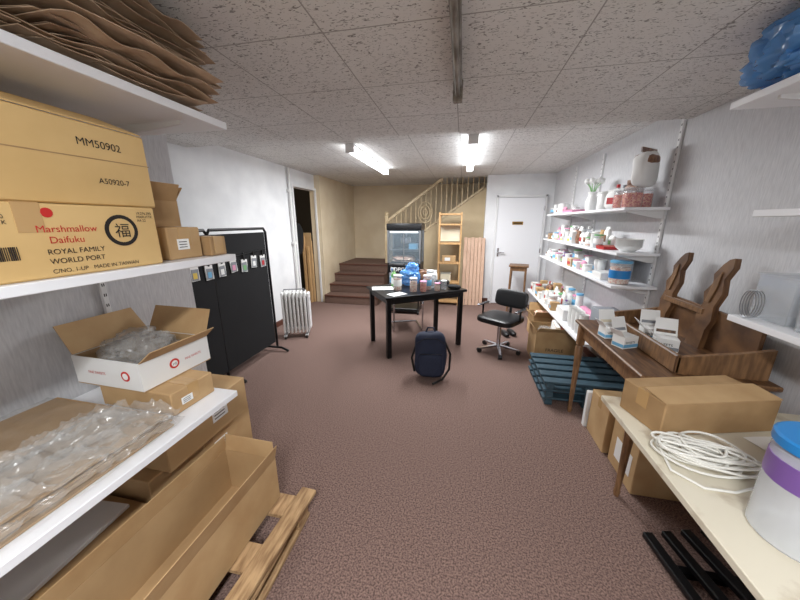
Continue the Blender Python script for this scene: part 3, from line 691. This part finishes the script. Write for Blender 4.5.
b.box((1.0,1.22,.0),(1.41,1.26,.03),BLACKM,.004).box((1.0,.85,.0),(1.41,.89,.03),BLACKM,.004)
b.done()
# ---------------------------------------------------------------- near right shelves
for z,ye,xf in((1.14,1.60,1.22),(1.60,1.62,1.22),(2.035,1.68,1.08)):
    shelf("laminate_shelf",xf,1.528,-.9,ye,z,1,ys=(ye-.15,.6))
upright(1.548,1.46,.9,2.2,-1)
b=B("blue_refuse_bag");b.blob((1.24,1.47,2.145),(.46,.42,.215),BFILM,.6,72,40,-.28,None,11);b.blob((1.17,1.44,2.15),(.36,.36,.20),BFILM,.7,60,34,-.3,None,15);b.done(auto=60)
b=B("plastic_cup_stack")
for k,(cx,cy) in enumerate([(1.30,1.36),(1.39,1.38)]):
    for i in range(6): b.lathe((cx,cy,1.141+i*.014),[(.028,0),(.036,.09),(.04,.092),(.038,.095),(.034,.09),(.027,.003)],CLEAR,18)
b.done()
b=B("clear_plastic_box")
for a,c in(((1.29,1.43,1.141),(1.50,1.59,1.145)),((1.29,1.43,1.145),(1.293,1.59,1.33)),((1.497,1.43,1.145),(1.50,1.59,1.33)),((1.293,1.43,1.145),(1.497,1.433,1.33)),((1.293,1.587,1.145),(1.497,1.59,1.33)),((1.285,1.425,1.33),(1.505,1.595,1.337))): b.box(a,c,CLEAR)
b.done()
b=B("coiled_wire")
for k in range(4): b.tube([(1.235+.01*k,1.54+.035*math.cos(i*math.pi/12),1.205+.06*math.sin(i*math.pi/12)) for i in range(24)],.0022,GREYM,5,True)
b.done()
# ---------------------------------------------------------------- mid right shelves
YN=2.72
RS=[(1.66,YN,5.0,1.22),(1.31,YN,5.05,1.22),(1.05,YN-.05,5.05,1.20),(.50,2.75,5.1,1.08)]
for z,a,c,x in RS: shelf("laminate_shelf",x,1.528,a,c,z,1,ys=(2.8,4.1,4.95),t=.022)
for y in(2.8,4.1,4.95): upright(1.548,y,.35,2.3,-1,.016)
Z1,Z2,Z3,Z4=[q[0]+.001 for q in RS]
jar("candy_jar",1.31,2.83,Z1,.07,.15,CLEAR,CANDY);jar("candy_jar",1.44,2.93,Z1,.06,.15,CLEAR,CANDY);jar("candy_jar",1.31,2.99,Z1,.065,.15,CLEAR,CANDY)
b=B("snack_bag");b.blob((0,0,.13),(.12,.24,.26),PAPER,.6,24,16,.15,None,12).blob((0,0,.20),(.123,.22,.09),BROWNP,.6,24,10,.1).box((-.004,-.11,.25),(.004,.11,.29),BROWNP,.002);b.done((1.39,2.88,Z1+.155),-.9)
pouch("snack_pouch",1.42,3.07,Z1,.15,.24,BROWNP,PAPER,30)
pouch("snack_pouch",1.31,3.16,Z1,.13,.17,PAPER,RED,30)
jar("white_canister",1.33,3.38,Z1,.06,.17,WPLA,None,PAPER,WPLA)
bottle("squeeze_bottle",1.45,3.3,Z1,.04,.22,WPLA,GREYBX,BROWNP);bottle("squeeze_bottle",1.46,3.45,Z1,.04,.24,WPLA,RED,PAPER)
b=B("ceramic_vase");b.lathe((0,0,0),[(.04,0),(.055,.03),(.06,.1),(.035,.17),(.045,.2),(.04,.2),(.03,.17),(0,.16)],WPLA,24)
for k in range(7): b.tube([(0,0,.15),(.03*math.cos(k),.03*math.sin(k),.24),(.07*math.cos(k),.08*math.sin(k),.3)],.004,LEAF,5).blob((.07*math.cos(k),.08*math.sin(k),.31),(.05,.05,.06),PAPER,1,10,8)
b.done((1.35,3.75,Z1))
tray("pink_tray",1.36,4.15,Z1,.24,.36,.03,PINK,PAPER)
clutter("assorted_shop_stock",Z1,4.38,4.97,(1.30,1.43),.12)
# second shelf
bowls("bowl_stack",1.36,2.86,Z2,.10,WPLA,4);tray("red_tray",1.34,3.09,Z2,.2,.16,.03,RED,CANDY)
clutter("assorted_shop_stock",Z2,3.22,5.0,(1.29,1.41),.2)
# third shelf
jar("candy_jar",1.30,2.79,Z3,.075,.19,LBLUE,CANDY2,BLUE,lz=(.25,.6))
b=B("picture_frame");b.box((-.01,-.2,0),(.01,.2,.235),GREYBX,.003).box((-.014,-.18,.02),(-.009,.18,.215),GREYM);b.done((1.46,3.1,Z3),-.1)
carton("white_carton",1.22,1.40,2.93,3.12,Z3,Z3+.06,WPLA,tape=False)
B("leaflet_stack").box((1.23,3.14,Z3),(1.38,3.28,Z3+.02),PAPER,.001).box((1.24,3.15,Z3+.02),(1.36,3.26,Z3+.03),LBLUE,.001,RZ(6)).done()
clutter("assorted_shop_stock",Z3,3.33,5.0,(1.28,1.41),.19)
# bottom shelf
b=B("paper_cup_stack")
for k in range(4):
    for i in range(9): b.lathe((1.15,2.95+k*.10,Z4+i*.016),[(.028,0),(.038,.085),(.042,.088),(.036,.085),(.026,.003)],WPLA,16)
b.done()
carton("gift_carton",1.30,1.5,2.9,3.2,Z4,Z4+.24,GREYBX,tape=False);carton("white_carton",1.12,1.34,3.42,3.66,Z4,Z4+.12,WPLA,tape=False,label=[('y',.2,.3,.1,.05)])
clutter("assorted_shop_stock",Z4,3.80,5.05,(1.15,1.28,1.42),.24)
B("paper_roll").cyl((1.15,3.74,Z4+.035),(1.36,3.74,Z4+.035),.034,PAPER,seg=20).done()
B("rolled_mat").cyl((1.44,3.3,Z4+.05),(1.44,3.76,Z4+.05),.048,PINK,seg=20).done()
# ---------------------------------------------------------------- world + camera
w=bpy.data.worlds.new("world");bpy.context.scene.world=w;w.use_nodes=True
w.node_tree.nodes["Background"].inputs[0].default_value=(.6,.65,.7,1);w.node_tree.nodes["Background"].inputs[1].default_value=.1
try:
    bpy.context.scene.view_settings.view_transform='Standard'
except Exception: pass
f=300;vx,vy=463,222;h=1.55
phi=math.atan((300-vy)/f);psi=math.atan((vx-400)/math.hypot(f,300-vy))
R_=V((math.cos(psi),math.sin(psi),0));F_=V((-math.sin(psi)*math.cos(phi),math.cos(psi)*math.cos(phi),-math.sin(phi)));U_=R_.cross(F_)
cd=bpy.data.cameras.new("camera");cam=bpy.data.objects.new("camera",cd);bpy.context.collection.objects.link(cam)
cd.sensor_width=36;cd.lens=f/800*36;cd.clip_start=.02
M=Matrix((R_,U_,-F_)).transposed().to_4x4();M.translation=(0,0,h);cam.matrix_world=M
bpy.context.scene.camera=cam
